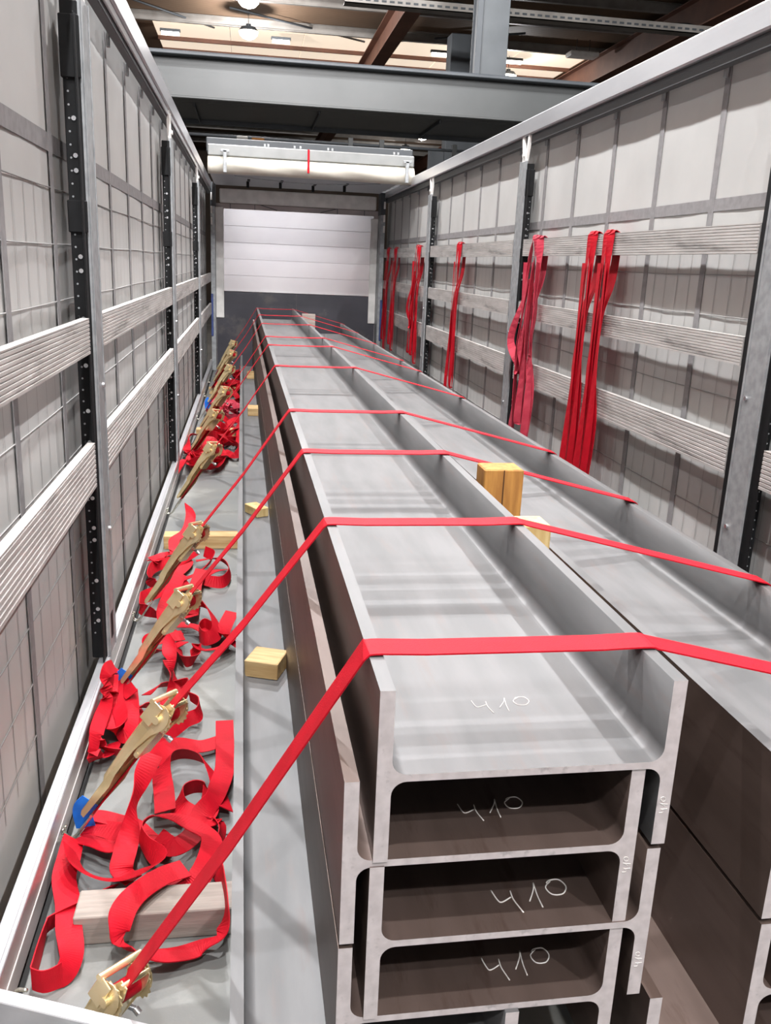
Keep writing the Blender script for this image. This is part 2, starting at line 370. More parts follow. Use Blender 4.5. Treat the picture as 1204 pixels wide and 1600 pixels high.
# ---- folded sliding roof at the front
rf = empty('folded_roof_cover', (.73, 11.2, 2.56)); tag(rf, 'folded white and grey roof tarpaulin pushed together above the bulkhead', 'tarpaulin')
def rpart(nm, m, mb):
    o = mb.build(nm, m, rf); o.location = (-.73, -11.2, -2.56); return o
xa, xb = XL + .05, XR + .02
mb = MB(); vs = []; nx = 60; nz = 10
for j in range(nz + 1):
    t = j / nz
    for i in range(nx + 1):
        x = xa + (xb - xa) * i / nx
        vs.append((x, 11.2 - .085 * math.sin(math.pi * t) ** .7 - .012 * math.sin(x * 9 + t * 4) * math.sin(math.pi * t), 2.555 + .19 * t + .012 * math.sin(x * 1.1 + 1) * (1 - t)))
W = nx + 1; n0 = len(vs); vs += [(p[0], 11.34, p[2]) for p in vs]
fs = [(j * W + i, j * W + i + 1, (j + 1) * W + i + 1, (j + 1) * W + i) for j in range(nz) for i in range(nx)]
fs += [(i, n0 + i, n0 + i + 1, i + 1) for i in range(nx)]
fs += [(nz * W + i, nz * W + i + 1, n0 + nz * W + i + 1, n0 + nz * W + i) for i in range(nx)]
fs += [(j * W, (j + 1) * W, n0 + (j + 1) * W, n0 + j * W) for j in range(nz)] + [(j * W + nx, n0 + j * W + nx, n0 + (j + 1) * W + nx, (j + 1) * W + nx) for j in range(nz)]
mb.add(vs, fs, 0, True); rpart('tarp_roll', M_tarp, mb)
rpart('front_bow', mat('grey_bow', '8e908f', '7f8180', rough=.4, metal=.2, scale=3), MB().bbox(xa, xb, 11.18, 11.26, 2.75, 2.875, .01))
rpart('dark_frame', M_dark, MB().bbox(xa - .02, xb, 11.3, 11.5, 2.8, 2.96, .01))
for k in range(6): rpart('roof_bow', M_dark, MB().bbox(xa, xb, 11.55 + k * .34, 11.6 + k * .34, 2.62, 2.82, .01))
rpart('roof_sheet', M_trans, MB().add([(xa, 11.3, 2.6), (xb, 11.3, 2.6), (xb, 13.5, 2.6), (xa, 13.5, 2.6)], [(0, 1, 2, 3)]))
rpart('roof_top', M_trans, MB().add([(xa, 11.34, 2.84), (xb, 11.34, 2.84), (xb, 13.55, 2.84), (xa, 13.55, 2.84)], [(0, 1, 2, 3)]))
for x in (xa + .2, xb - .1): rpart('bow_bracket', M_galv, MB().bbox(x - .02, x + .02, 11.06, 11.1, 2.56, 2.8, .003).bbox(x - .05, x + .05, 11.06, 11.1, 2.78, 2.81, .003))
for x, y in ((.0, 12.4), (.42, 12.3), (.86, 12.5), (1.25, 12.2)):
    rpart('roof_tab', M_black, MB().bbox(x - .018, x + .018, y - .02, y + .02, 2.5, 2.58, .004).bbox(x - .006, x + .03, y - .3, y - .02, 2.572, 2.582, .002))
rpart('roof_wire', M_galv, MB().tube([(xa + .3 + 1.8 * k / 12, 11.6, 2.575 - .045 * math.sin(math.pi * k / 12)) for k in range(13)], .004, 5))
rpart('red_tie', M_red, MB().bbox(.69, .715, 11.04, 11.06, 2.60, 2.86, .003, 0, None))
for x in (.2, .24, .55, .62, .95, 1.0, 1.75, 1.8): rpart('frame_clip', M_galv, MB().bbox(x - .012, x + .012, 11.29, 11.3, 2.89, 2.92, .002))

# ================================================================ STEEL BEAMS
BH, BB, TF, TW, FR = .49, .298, .0235, .0125, .024
def hpoly():
    # section with horizontal web: x 0..BH, z 0..BB ; fillets at the four inner corners
    w0, w1 = BB / 2 - TW / 2, BB / 2 + TW / 2; P = [(0, 0), (TF, 0)]
    def arc(cx, cz, a0, a1, n=6): return [(cx + FR * math.cos(math.radians(a0 + (a1 - a0) * k / n)), cz + FR * math.sin(math.radians(a0 + (a1 - a0) * k / n))) for k in range(n + 1)]
    P += arc(TF + FR, w0 - FR, 180, 90)
    P += arc(BH - TF - FR, w0 - FR, 90, 0)
    P += [(BH - TF, 0), (BH, 0), (BH, BB), (BH - TF, BB)]
    P += arc(BH - TF - FR, w1 + FR, 0, -90)
    P += arc(TF + FR, w1 + FR, 270, 180)
    P += [(TF, BB), (0, BB)]
    return P
HP = hpoly()
def beam(x, ytop, ztop, yend, rot, label, group, m=None):
    # x: left face at the near end, ytop: near end, ztop: height above the floor
    mb = MB(); n = len(HP); L = yend - ytop; segs = 1
    mb.prism(HP, 'y', 0, L, 0, 1)
    # smooth shading on fillets only: mark by face index
    for i in range(n):
        if (2 <= i < 8) or (9 <= i < 15) or (19 <= i < 25) or (26 <= i < 32): mb.sm[i] = True
    for i, f in enumerate(mb.f):                       # outer flange faces take the browner scale with shade painted in
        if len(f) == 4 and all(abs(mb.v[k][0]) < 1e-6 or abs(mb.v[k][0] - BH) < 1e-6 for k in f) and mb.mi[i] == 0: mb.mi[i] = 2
    o = mb.build('steel_beam', [m or M_steel, M_cut, M_steel_shade]); o.location = (x, ytop, ztop - BB); o.rotation_euler.z = rot
    return tag(o, label, 'beam', group)
ZT = 1.6 - .608
GL, GR = 'steel beams of the middle stack', 'steel beams of the right stack'
RL, RR = .0077, .012
b1 = beam(.194, 1.168, ZT, 12.0, RL, 'topmost grey steel beam of the middle stack, chalked 410 on its web', GL)
b2 = beam(.1455, 1.172, ZT - .154, 12.0, RL, 'second steel beam from the top of the middle stack, shifted left, chalked 410', GL, M_steel_shade)
b3 = beam(.190, 1.17, ZT - .308, 12.0, RL, 'third steel beam from the top of the middle stack, chalked 410', GL, M_steel_shade)
b4 = beam(.1445, 1.174, ZT - .462, 12.0, RL, 'lowest steel beam of the middle stack, at the bottom edge of the photo', GL, M_steel_shade)
bA = beam(-.030, 1.165, .376, 11.9, .006, 'low steel beam left of the stacks, with small wood blocks on its web', 'bottom row steel beams')
bB = beam(.700, 1.17, .376, 11.9, RR, 'steel beam on the wooden bearers under the right stack', 'bottom row steel beams', M_steel_shade)
r1 = beam(.888, 1.172, 1.6 - .776, 12.0, RR, 'topmost steel beam of the right stack, with the straps resting on it', GR)
r2 = beam(.934, 1.172, 1.6 - .930, 12.0, RR, 'second steel beam from the top of the right stack, shifted right', GR, M_steel_shade)
r3 = beam(.889, 1.170, 1.6 - 1.084, 12.0, RR, 'third steel beam from the top of the right stack, below the topmost', GR, M_steel_shade)

# chalk figures on the webs
G4 = [[(0, 1), (.02, .62), (.1, .5), (.42, .62)], [(.5, .85), (.45, .5), (.5, 0)]]
G1 = [[(.0, .35), (.3, .75), (.42, 1.0)], [(.42, 1.0), (.3, .5), (.24, .05)]]
G0 = [[(.3, .95), (.05, .75), (.1, .45), (.4, .4), (.62, .65), (.55, .95), (.28, .98), (.15, .9)]]
def chalk(parent, cx, cy, z, hgt, r=.0011, rot=0, skew=.0):
    mb = MB(); x = 0
    for G, adv in ((G4, .85), (G1, .62), (G0, .7)):
        for st in G:
            pts = [((x + p[0]) * hgt * 1.0, p[1] * hgt) for p in st]
            xs = spline([(a, b, 0) for a, b in pts], 5)
            mb.tube([(cx + a.x * math.cos(rot) - a.y * math.sin(rot), cy + a.x * math.sin(rot) + a.y * math.cos(rot), z) for a in xs], r, 5)
        x += adv
    o = mb.build('chalk_mark', M_chalk, parent); return o
wz = BB / 2 + TW / 2 + .0005
chalk(b1, .21, .175, wz, .05, .0008, .08)
chalk(b2, .225, .08, wz, .055, .0011, .12)
chalk(b3, .245, .035, wz, .065, .0014, .14)
chalk(b4, .285, .045, wz, .06, .0013, .12)
# small mill marks on the sawn end of a flange
def endmark(parent, x, z, h, m):
    mb = MB()
    zz = z
    for G, adv in ((G4, .85), (G1, .62), (G0, .7)):
        for st in G:
            xs = spline([(p[0], p[1], 0) for p in st], 4)
            mb.tube([(x + (-a.y) * h, -.0004, zz + a.x * h) for a in xs], .0006, 4)
        zz += adv * h
    return mb.build('stamped_mark', m, parent)
endmark(b1, BH - .004, .06, .014, M_chalk); endmark(b3, BH - .004, .06, .014, M_chalk); endmark(b2, BH - .004, .1, .014, M_chalk)

# ================================================================ WOOD
def wood(name, x0, x1, y0, y1, z0, z1, m, label, cat='wood block', rot=0, group=None, r=.003):
    cx, cy = (x0 + x1) / 2, (y0 + y1) / 2; mb = MB(); mb.bbox(x0 - cx, x1 - cx, y0 - cy, y1 - cy, 0, z1 - z0, r)
    # slightly uneven sawn faces
    mb.v = [(a + random.uniform(-.0012, .0012), b + random.uniform(-.0012, .0012), c) for a, b, c in mb.v]
    o = mb.build(name, m); o.location = (cx, cy, z0); o.rotation_euler.z = rot; return tag(o, label, cat, group)
yb = [(1.83, 'greyish, nearest the camera', M_gwood, .012), (4.86, 'second from the camera', M_wood, 0), (8.15, 'third from the camera', M_wood, -.004), (10.9, 'farthest, near the bulkhead', M_wood, 0)]
for y, t, m, rt in yb:
    wood('wooden_bearer', -.41 if y < 3 else -.47, 1.45, y, y + .1, 0, .078, m, 'timber bearer across the floor below the beams, ' + t, 'timber', 0, 'timber bearers under the beams')
tb = wood('wood_block', .703, .825, 2.50, 2.60, .39, 1.022, M_wood3, 'upright amber timber block standing between the two stacks', r=.004)
MB().box(-.002, .0015, -.0512, -.0495, .42, .63).build('drying_crack', mat('crack', '4a2e16', rough=.9), tb)
wood('wood_block', .728, .806, 2.17, 2.27, .39, .945, M_wood2, 'pale timber block wedged between the stacks in front of the taller block', r=.004)
wzA = .376 - BB / 2 + TW / 2 + .0006
wood('wood_block', .005, .122, 2.74, 2.86, wzA, wzA + .06, M_wood, 'light timber block in the left channel beam, nearest the camera', rot=-.35, group='wood blocks in the left channel')
wood('wood_block', .012, .085, 4.7, 4.84, wzA, wzA + .05, M_wood2, 'small timber offcut in the left channel beam, second from the camera', rot=.5, group='wood blocks in the left channel')
wood('wood_block', -.002, .095, 8.0, 8.2, wzA, wzA + .07, M_wood, 'timber block in the left channel beam, third from the camera', group='wood blocks in the left channel')
wood('wood_block', -.012, .08, 10.6, 10.8, wzA, wzA + .07, M_wood, 'timber block in the left channel beam, farthest from the camera', group='wood blocks in the left channel')
# separator plate sticking up between the stacks at the far end
o = MB().bbox(.64, .80, 10.8, 10.83, .39, 1.0, .003).build('spacer_board', M_gwood); tag(o, 'grey spacer board standing between the stacks at their far end', 'board')
# aluminium board lying across the rear left corner
d = Vector((.307, -.121, 0)).normalized(); nrm = Vector((d.y, -d.x, 0))
MM = Matrix((( d.x, nrm.x, 0, -.500), (d.y, nrm.y, 0, 1.555), (0, 0, 1, 0), (0, 0, 0, 1)))
mb = MB(); mb.bbox(0, .47, .0, .03, 0, .15, .003, 0, MM); mb.bbox(0, .47, -.001, .031, .138, .1505, .002, 0, MM)
o = mb.build('loading_board', M_alu); tag(o, 'light aluminium board standing on edge across the bottom left corner of the floor', 'board')

# ================================================================ RATCHET STRAPS
H = 1.6
def ratchet(parent, C, u, length=.40, tagm=None, flip=1):
    """C centre of spool, u unit vector up the strap towards the beams"""
    v = u.cross(Vector((0, 0, 1))).normalized(); wn = v.cross(u).normalized()
    if wn.z < 0: wn = -wn
    # roll the tool a little towards the camera
    rr = math.radians(18 * flip); v2 = v * math.cos(rr) + wn * math.sin(rr); wn = (wn * math.cos(rr) - v * math.sin(rr)); v = v2
    M = Matrix(((u.x, v.x, wn.x, C.x), (u.y, v.y, wn.y, C.y), (u.z, v.z, wn.z, C.z), (0, 0, 0, 1)))
    T = lambda p: M @ Vector(p)
    # base frame: two side plates and a bottom plate
    fr = MB()
    def plate(mb, outline, y0, y1): mb.prism([(a, b) for a, b in outline], 'y', y0, y1, M=M)
    for sy in (-1, 1):
        plate(fr, [(-.14, -.012), (.02, -.02), (.05, -.012), (.05, .008), (.02, .018), (-.02, .018), (-.14, .0)], sy * .030 - .0015, sy * .030 + .0015)
    fr.box(-.14, -.02, -.029, .029, -.014, -.011, 0, M)
    fr.cyl(T((-.13, -.034, -.005)), T((-.13, .034, -.005)), .006, 10)
    fr.cyl(T((.045, -.036, -.002)), T((.045, .036, -.002)), .006, 10)
    frame = fr.build('ratchet_frame', M_gold, parent)
    # handle: two long side plates with round heads and a folded top plate
    hd = MB(); L = length
    head = [(.042 * math.cos(math.radians(a)), .006 + .032 * math.sin(math.radians(a))) for a in range(-110, 111, 20)]
    outl = head + [(-.05, .036), (-.12, .034), (-L * .62, .028), (-L * .66, .020), (-L + .01, .018), (-L, .012), (-L, .002), (-L * .66, -.004), (-L * .55, .004), (-.12, .004), (-.05, -.008)]
    for sy in (-1, 1):
        n = len(outl); y0 = .043
        vs = []
        for off in (0, .002):
            for a, b in outl:
                t = max(0, min(1, (-a - .05) / (L - .05))); hwid = y0 - .017 * t
                vs.append(T((a, sy * (hwid + off), b)))
        hd.add(vs, [(i, (i + 1) % n, n + (i + 1) % n, n + i) for i in range(n)] + [tuple(range(n)), tuple(range(n, 2 * n))])
    top = [(-.05, .036), (-.12, .035), (-L * .62, .0285), (-L * .66, .0205), (-L + .01, .0185), (-L, .013)]
    vs = []
    for a, b in top:
        t = max(0, min(1, (-a - .05) / (L - .05))); hwid = .045 - .017 * t
        vs += [T((a, -hwid, b)), T((a, hwid, b)), T((a, hwid, b - .002)), T((a, -hwid, b - .002))]
    fs = []
    for i in range(len(top) - 1):
        for k in range(4): fs.append((i * 4 + k, i * 4 + (k + 1) % 4, i * 4 + 4 + (k + 1) % 4, i * 4 + 4 + k))
    fs += [(0, 1, 2, 3), tuple((len(top) - 1) * 4 + k for k in range(4))]
    hd.add(vs, fs)
    for xx, yy in ((-.10, .012), (-.14, -.012), (-.085, -.014)): hd.cyl(T((xx, yy, .034)), T((xx, yy, .0385)), .006, 8)
    handle = hd.build('ratchet_handle', M_gold, parent)
    bar = MB(); bar.cyl(T((.030, -.054, .042)), T((.030, .054, .042)), .008, 12); bar.bbox(-.03, .036, -.052, -.048, .008, .045, .001, 0, M); bar.bbox(-.03, .036, .048, .052, .008, .045, .001, 0, M)
    bar.build('release_bar', M_gold, parent)
    for sy in (-1, 1):
        g = MB(); n = 32; poly = []
        for k in range(n):
            a = 2 * math.pi * k / n; rr_ = .038 if k % 2 else .0335; poly.append((rr_ * math.cos(a), rr_ * math.sin(a) + .004))
        g.prism(poly, 'y', sy * .038 - .0015, sy * .038 + .0015, M=M); g.cyl(T((0, sy * .030, .004)), T((0, sy * .056, .004)), .011, 12)
        g.build('gear_wheel', M_gold, parent)
    sp = MB(); sp.cyl(T((0, -.028, .004)), T((0, .028, .004)), .021, 16); sp.build('wound_webbing', M_red, parent)
    pin = MB(); pin.cyl(T((-.09, -.045, -.004)), T((-.09, -.058, -.02)), .006, 8); pin.cyl(T((-.09, -.058, -.02)), T((-.09, -.06, -.034)), .008, 8); pin.build('spring_latch', M_bolt, parent)
    if tagm:
        tg = MB(); P0 = T((-L + .03, 0, .024))
        tg.ribbon(spline([P0, P0 - u * .03 + wn * .004, P0 - u * .06 - wn * .004 - v * .01, P0 - u * .10 - wn * .03 - v * .03], 5), [(wn * .8 + v * .5)] * 16, None, th=.0015, width=.055)
        tg.build('label_tag', tagm, parent)
    return M
def hook(parent, Pn, u, label=None):
    v = u.cross(Vector((0, 0, 1))).normalized(); wn = v.cross(u).normalized(); mb = MB()
    for s in (-1, 1):
        pts = [Pn + u * .10 + v * s * .024, Pn + u * .055 + v * s * .024, Pn + u * .02 + v * s * .008, Pn - u * .015 + v * s * .008, Pn - u * .035 + v * s * .008 + wn * .012, Pn - u * .03 + v * s * .008 + wn * .032, Pn - u * .008 + v * s * .008 + wn * .04]
        mb.tube(spline(pts, 4), .0045, 7)
    mb.cyl(Pn + u * .10 - v * .03, Pn + u * .10 + v * .03, .0045, 8)
    o = mb.build('hook', M_hook, parent); return o
# anchor on left flange edge (Y), hook Y, spool position t along the line, handle tag
ST = [(1.315, 1.31, .66, None), (2.045, 2.22, .60, 'b'), (2.87, 3.02, .60, 'b'), (3.70, 3.80, .60, None), (5.33, 5.54, .58, None),
      (6.67, 7.07, .62, 'p'), (7.42, 7.75, .53, None), (8.95, 9.05, .50, 'b'), (10.35, 10.6, .50, None), (11.75, 11.85, .50, None)]
names = ['nearest', 'second', 'third', 'fourth', 'fifth', 'sixth', 'seventh', 'eighth', 'ninth', 'last']
rx = {1.315: (1.37, 1.375), 2.045: (2.05, 2.06)}
STRAPS = []
def lx(x0, y, r): return x0 - (y - 1.17) * r
for i, (ya, yh, tt, tg) in enumerate(ST):
    A = Vector((lx(.193, ya, RL), ya, ZT + .003)); Hk = Vector((-.47, yh, .035))
    t = empty('ratchet_strap', Hk); t.location = (-.47, yh, 0)
    tag(t, 'red strap with golden ratchet lashed over the beams, %s of ten from the camera' % names[i], 'strap', 'ratchet straps over the beams')
    def fin(o, base=t): o.location = -Vector(base.location) if o.parent is base else o.location
    d = (A - Hk); Ld = d.length; u = d.normalized()
    C = Hk + d * (1 - tt) + Vector((0, 0, .01))
    if i == 0: C = at(196, 1548, .14); u = (A - C).normalized()
    # long webbing
    mb = MB(); yv = Vector((0, 1, 0)); e = .0016
    xr_b1 = lx(.193 + .491, ya, RL); xr = lx(.888 + .4905, ya, RR)
    B = Vector((xr_b1, ya, ZT + .003)); D_ = Vector((xr, ya + .0, 1.6 - .776 + .003)); E = Vector((1.93, ya, .12))
    pts = [C - u * .0 + Vector((0, 0, .02)), C + (A - C) * .5 + Vector((0, 0, -.002)), A + Vector((-.004, 0, -.003)), A + Vector((.002, 0, .0008)), A + Vector((.012, 0, e)), A + Vector((.023, 0, e))]
    for k in range(1, 6): pts.append(A.lerp(B, .04 + .92 * k / 6) + Vector((0, 0, -.001)))
    pts += [B + Vector((-.023, 0, e)), B + Vector((-.01, 0, e)), B + Vector((-.001, 0, .0006)), B + Vector((.004, 0, -.002)), D_ + Vector((-.012, 0, .004)), D_ + Vector((-.002, 0, e)), D_ + Vector((.003, 0, -.002)), E]
    mb.ribbon(pts, [yv] * len(pts), None, th=.003, width=.06)
    fin(mb.build('webbing', M_red, t))
    # short end between ratchet and hook
    dn = (C - Hk).normalized() if i else Vector((.5, .3, .3)).normalized()
    if i == 0: Hk = Vector((-.47, 1.62, .03)); dn = (C - u * .16 - Hk).normalized()
    Pb = C - u * .13 - Vector((0, 0, .008)); Ph = Hk + dn * .10
    vv = dn.cross(Vector((0, 0, 1))).normalized()
    mb = MB(); mb.ribbon([Pb, Pb.lerp(Ph, .5), Ph], [vv] * 3, None, th=.0045, width=.048); mb.ribbon([Pb, Pb.lerp(Ph, .5), Ph], [vv] * 3, None, th=.0045, width=.048)
    fin(mb.build('short_webbing', M_red, t)); 
    hk = hook(t, Hk, dn); fin(hk)
    tool = MB().cyl(C - u.cross(Vector((0, 0, 1))).normalized() * .03, C + u.cross(Vector((0, 0, 1))).normalized() * .03, .008, 10).build('ratchet', M_gold, t); fin(tool)
    ratchet(tool, C, u, .40 if i else .30, {'b': M_blue, 'p': M_purple, None: None}[tg], 1)
    STRAPS.append((t, C, u))

# ---- loose tails
def crop(pts, ox, oy, s): return [(ox + a / s, oy + b / s) for a, b in pts]
def tail(idx, ribs, m=None):
    t, C, u = STRAPS[idx]; mb = MB()
    for rb in ribs:
        ctrl = []
        for q in rb:
            h = q[2]; p = at(q[0], q[1], h)
            dd = 275 - .3225 * (q[1] - 764) + 12 - q[0]     # webbing heaped up against the sill board
            if dd > 0 and q[1] < 1240: h = max(h, .04 + dd * .0042); p = at(q[0], q[1], h)
            ctrl.append((p.x, p.y, p.z, q[3]))
        strip(mb, ctrl, width=.05 if idx == 2 else .06)
    o = mb.build('loose_tail', m or M_red, t); o.location = -Vector(t.location); return o
def tr(pts, ox, oy, s, hs, ts):
    out = []
    n = len(pts)
    for i, (a, b) in enumerate(pts):
        h = hs if isinstance(hs, (int, float)) else hs[i % len(hs)]; tt = ts if isinstance(ts, (int, float)) else ts[i % len(ts)]
        out.append((ox + a / s, oy + b / s, h, tt))
    return out
# pile by the second strap (largest, nearest); traced from four views of the floor
P2 = []
P2.append(tr([(460, 440), (430, 560), (400, 690), (425, 850), (430, 1000), (445, 1130), (430, 1235), (370, 1310), (260, 1345), (150, 1290), (135, 1190), (200, 1060), (340, 950), (500, 860), (620, 800), (700, 760)], 0, 1200, 4,
    [.07, .06, .05, .06, .06, .05, .04, .03, .03, .03, .03, .03, .04, .05, .05, .04], [40, 20, 10, 5, 5, 25, 60, 85, 90, 90, 90, 85, 70, 60, 60, 50]))
P2.append(tr([(310, 640), (345, 725), (430, 775), (530, 785), (640, 745), (715, 700), (660, 640), (630, 570), (680, 505), (780, 505), (870, 545), (945, 600), (930, 700), (880, 790), (800, 850)], 0, 1100, 2.867,
    [.09, .08, .08, .08, .08, .09, .09, .10, .11, .11, .10, .09, .08, .07, .05], [60, 50, 40, 30, 30, 50, 80, 80, 40, 20, 10, 20, 30, 20, 10]))
P2.append(tr([(740, 480), (735, 400), (725, 300), (760, 240), (830, 222), (910, 250), (955, 320), (985, 400), (1010, 470)], 0, 1100, 2.867, [.07, .07, .07, .08, .08, .07, .06, .05, .04], [10, 10, 30, 60, 60, 60, 50, 40, 40]))
P2.append(tr([(1005, 75), (1007, 180), (1005, 290), (975, 380), (945, 440), (900, 500), (930, 530), (975, 520), (990, 590), (960, 680)], 0, 1100, 2.867, [.06, .06, .06, .07, .08, .07, .06, .05, .05, .04], [0, 5, 15, 30, 60, 20, 10, 40, 80, 80]))
P2.append(tr([(1010, 160), (900, 190), (790, 180), (720, 215), (690, 260)], 0, 1100, 2.867, [.03, .03, .04, .05, .05], [10, 10, 15, 30, 40]))
P2.append(tr([(830, 735), (720, 775), (610, 850), (550, 930), (535, 1020), (570, 1090), (690, 1125), (800, 1120), (900, 1090), (985, 1035), (1012, 920), (1000, 800), (960, 700)], 0, 1100, 2.867,
    [.09, .10, .11, .11, .10, .06, .04, .03, .03, .06, .09, .09, .06], [10, 10, 10, 20, 50, 60, 20, 10, 10, 40, 80, 85, 60]))
P2.append(tr([(330, 520), (420, 500), (520, 520), (600, 540), (680, 600), (760, 620)], 0, 1100, 2.867, [.04, .05, .05, .05, .04, .04], [10, 5, 5, 10, 20, 20]))
P2.append(tr([(350, 600), (430, 620), (510, 640), (560, 590), (470, 560), (380, 560)], 0, 1100, 2.867, [.05, .06, .06, .06, .05, .04], [10, 15, 10, 30, 10, 0]))
P2.append(tr([(685, 225), (640, 320), (605, 420), (590, 540), (560, 660), (545, 745), (600, 790)], 0, 1100, 2.867, [.16, .13, .11, .09, .08, .06, .05], [20, 50, 85, 50, 10, 10, 10]))
P2.append(tr([(860, 500), (800, 460), (810, 400), (870, 370), (930, 385), (940, 450), (905, 520), (850, 600), (770, 640), (700, 600)], 0, 1100, 2.867, [.05, .06, .07, .07, .06, .06, .06, .05, .05, .05], [20, 40, 70, 70, 60, 30, 10, 10, 20, 30]))
P2.append(tr([(640, 790), (740, 800), (840, 840), (900, 800)], 0, 1100, 2.867, [.04, .04, .04, .05], [0, 5, 10, 20]))
tail(1, P2)
P3 = []
P3.append(tr([(430, 330), (310, 170), (235, 110), (160, 150), (180, 280), (200, 400), (150, 520), (120, 640), (200, 735), (330, 780), (460, 750)], 120, 1020, 5, [.10, .11, .12, .12, .11, .10, .09, .08, .06, .05, .05], [30, 50, 70, 60, 40, 50, 40, 40, 50, 60, 40]))
P3.append(tr([(220, 170), (235, 300), (230, 450), (255, 590), (310, 610), (350, 520), (310, 350), (330, 220)], 120, 1020, 5, [.09, .09, .08, .08, .08, .09, .09, .10], [10, 10, 5, 30, 60, 40, 20, 40]))
P3.append(tr([(420, 280), (430, 450), (415, 610), (360, 640), (320, 500), (300, 400)], 120, 1020, 5, [.08, .08, .08, .07, .06, .06], [10, 10, 50, 60, 30, 10]))
P3.append(tr([(450, 430), (550, 410), (650, 430), (640, 500), (560, 560), (470, 530), (400, 600)], 120, 1020, 5, [.06, .06, .06, .06, .06, .05, .04], [20, 50, 60, 30, 10, 10, 20]))
P3.append(tr([(540, 330), (640, 260), (760, 240), (870, 240), (850, 300), (760, 370), (650, 400)], 120, 1020, 5, [.05, .06, .07, .07, .07, .06, .05], [20, 40, 50, 80, 80, 40, 10]))
P3.append(tr([(880, 340), (955, 390), (950, 480), (850, 530), (700, 640), (560, 690), (450, 660)], 120, 1020, 5, [.08, .07, .05, .04, .04, .04, .04], [70, 80, 70, 60, 50, 20, 10]))
P3.append(tr([(110, 640), (110, 780), (160, 825), (250, 790), (300, 700)], 120, 1020, 5, [.05, .04, .04, .04, .04], [60, 70, 40, 20, 20]))
P3.append(tr([(720, 60), (730, 180), (760, 280), (730, 370), (690, 450)], 120, 1020, 5, [.17, .13, .10, .08, .06], [30, 85, 20, 10, 30]))
P3.append(tr([(200, 300), (290, 330), (400, 380), (480, 470), (520, 560)], 120, 1020, 5, [.05, .05, .05, .04, .04], [0, 0, 10, 20, 10]))
tail(2, P3)
c1 = (120, 780, 3.01)
P4 = []
P4.append(tr([(560, 240), (470, 290), (380, 310), (335, 350), (365, 400), (450, 400), (540, 360), (600, 320), (640, 270), (600, 245)], *c1, [.06, .06, .06, .06, .05, .05, .05, .05, .06, .07], [40, 60, 70, 80, 70, 30, 20, 50, 70, 80]))
P4.append(tr([(560, 290), (640, 280), (700, 300), (718, 350), (680, 390), (600, 375), (640, 340), (700, 330)], *c1, [.04, .05, .05, .05, .04, .04, .05, .05], [10, 20, 60, 80, 70, 30, 10, 20]))
P4.append(tr([(585, 330), (560, 400), (550, 470), (540, 540)], *c1, [.07, .06, .06, .05], [10, 0, 0, 10]))
P4.append(tr([(530, 400), (400, 430), (300, 470), (300, 510), (370, 540), (470, 560), (560, 540)], *c1, [.04, .05, .05, .04, .04, .04, .05], [30, 50, 80, 85, 60, 20, 10]))
P4.append(tr([(490, 350), (430, 460), (405, 540), (430, 610), (480, 640)], *c1, [.12, .09, .07, .05, .04], [30, 40, 20, 10, 10]))
P4.append(tr([(525, 30), (535, 80), (515, 150), (460, 190), (455, 240), (400, 270), (350, 290)], *c1, [.10, .10, .09, .085, .085, .05, .03], [40, 10, 10, 5, 10, 20, 30]))
P4.append(tr([(350, 290), (430, 275), (520, 290), (470, 350), (400, 370)], *c1, [.03, .03, .03, .03, .03], [0, 0, 10, 10, 10]))
tail(3, P4)
P5 = []
P5.append(tr([(500, 490), (590, 490), (645, 560), (655, 630), (600, 655), (575, 620), (600, 590), (635, 605)], *c1, [.07, .08, .08, .07, .06, .05, .05, .05], [60, 60, 50, 50, 80, 90, 90, 90]))
P5.append(tr([(730, 530), (700, 590), (690, 640), (740, 660), (735, 690)], *c1, [.07, .06, .05, .05, .04], [10, 20, 40, 60, 40]))
P5.append(tr([(500, 640), (400, 650), (335, 670), (335, 710), (420, 710), (500, 670)], *c1, [.05, .06, .07, .05, .04, .04], [20, 30, 60, 60, 20, 10]))
P5.append(tr([(470, 690), (500, 760), (560, 750), (560, 690), (600, 710), (690, 690), (740, 640)], *c1, [.04, .04, .04, .06, .06, .05, .05], [50, 70, 60, 40, 20, 20, 30]))
P5.append(tr([(440, 640), (435, 720), (440, 800), (475, 860), (460, 930)], *c1, [.09, .09, .08, .07, .06], [60, 20, 85, 60, 20]))
P5.append(tr([(480, 590), (560, 600), (640, 640), (700, 600)], *c1, [.04, .04, .04, .04], [0, 10, 20, 30]))
o5 = tail(4, [tr([(310, 860), (330, 800), (400, 830), (480, 800), (540, 750), (520, 700), (440, 700), (380, 760), (340, 720), (320, 660), (400, 640), (500, 650), (590, 670), (560, 730)], 200, 520, 4.01, [.04, .06, .08, .08, .07, .06, .07, .08, .09, .09, .08, .07, .06, .05], [60, 20, 10, 40, 70, 30, 10, 0, 30, 70, 20, 10, 60, 20]),
             tr([(600, 700), (660, 690), (700, 720), (670, 770), (600, 740)], 200, 520, 4.01, [.04, .06, .07, .05, .03], [30, 60, 70, 40, 20])])
# the fourth ratchet also drops webbing in front of the third one
mbx = MB()
for rb in P5:
    strip(mbx, [tuple(at(q[0], q[1], q[2])) + (q[3],) for q in rb])
ox = mbx.build('loose_tail', M_red, STRAPS[3][0]); ox.location = -Vector(STRAPS[3][0].location)
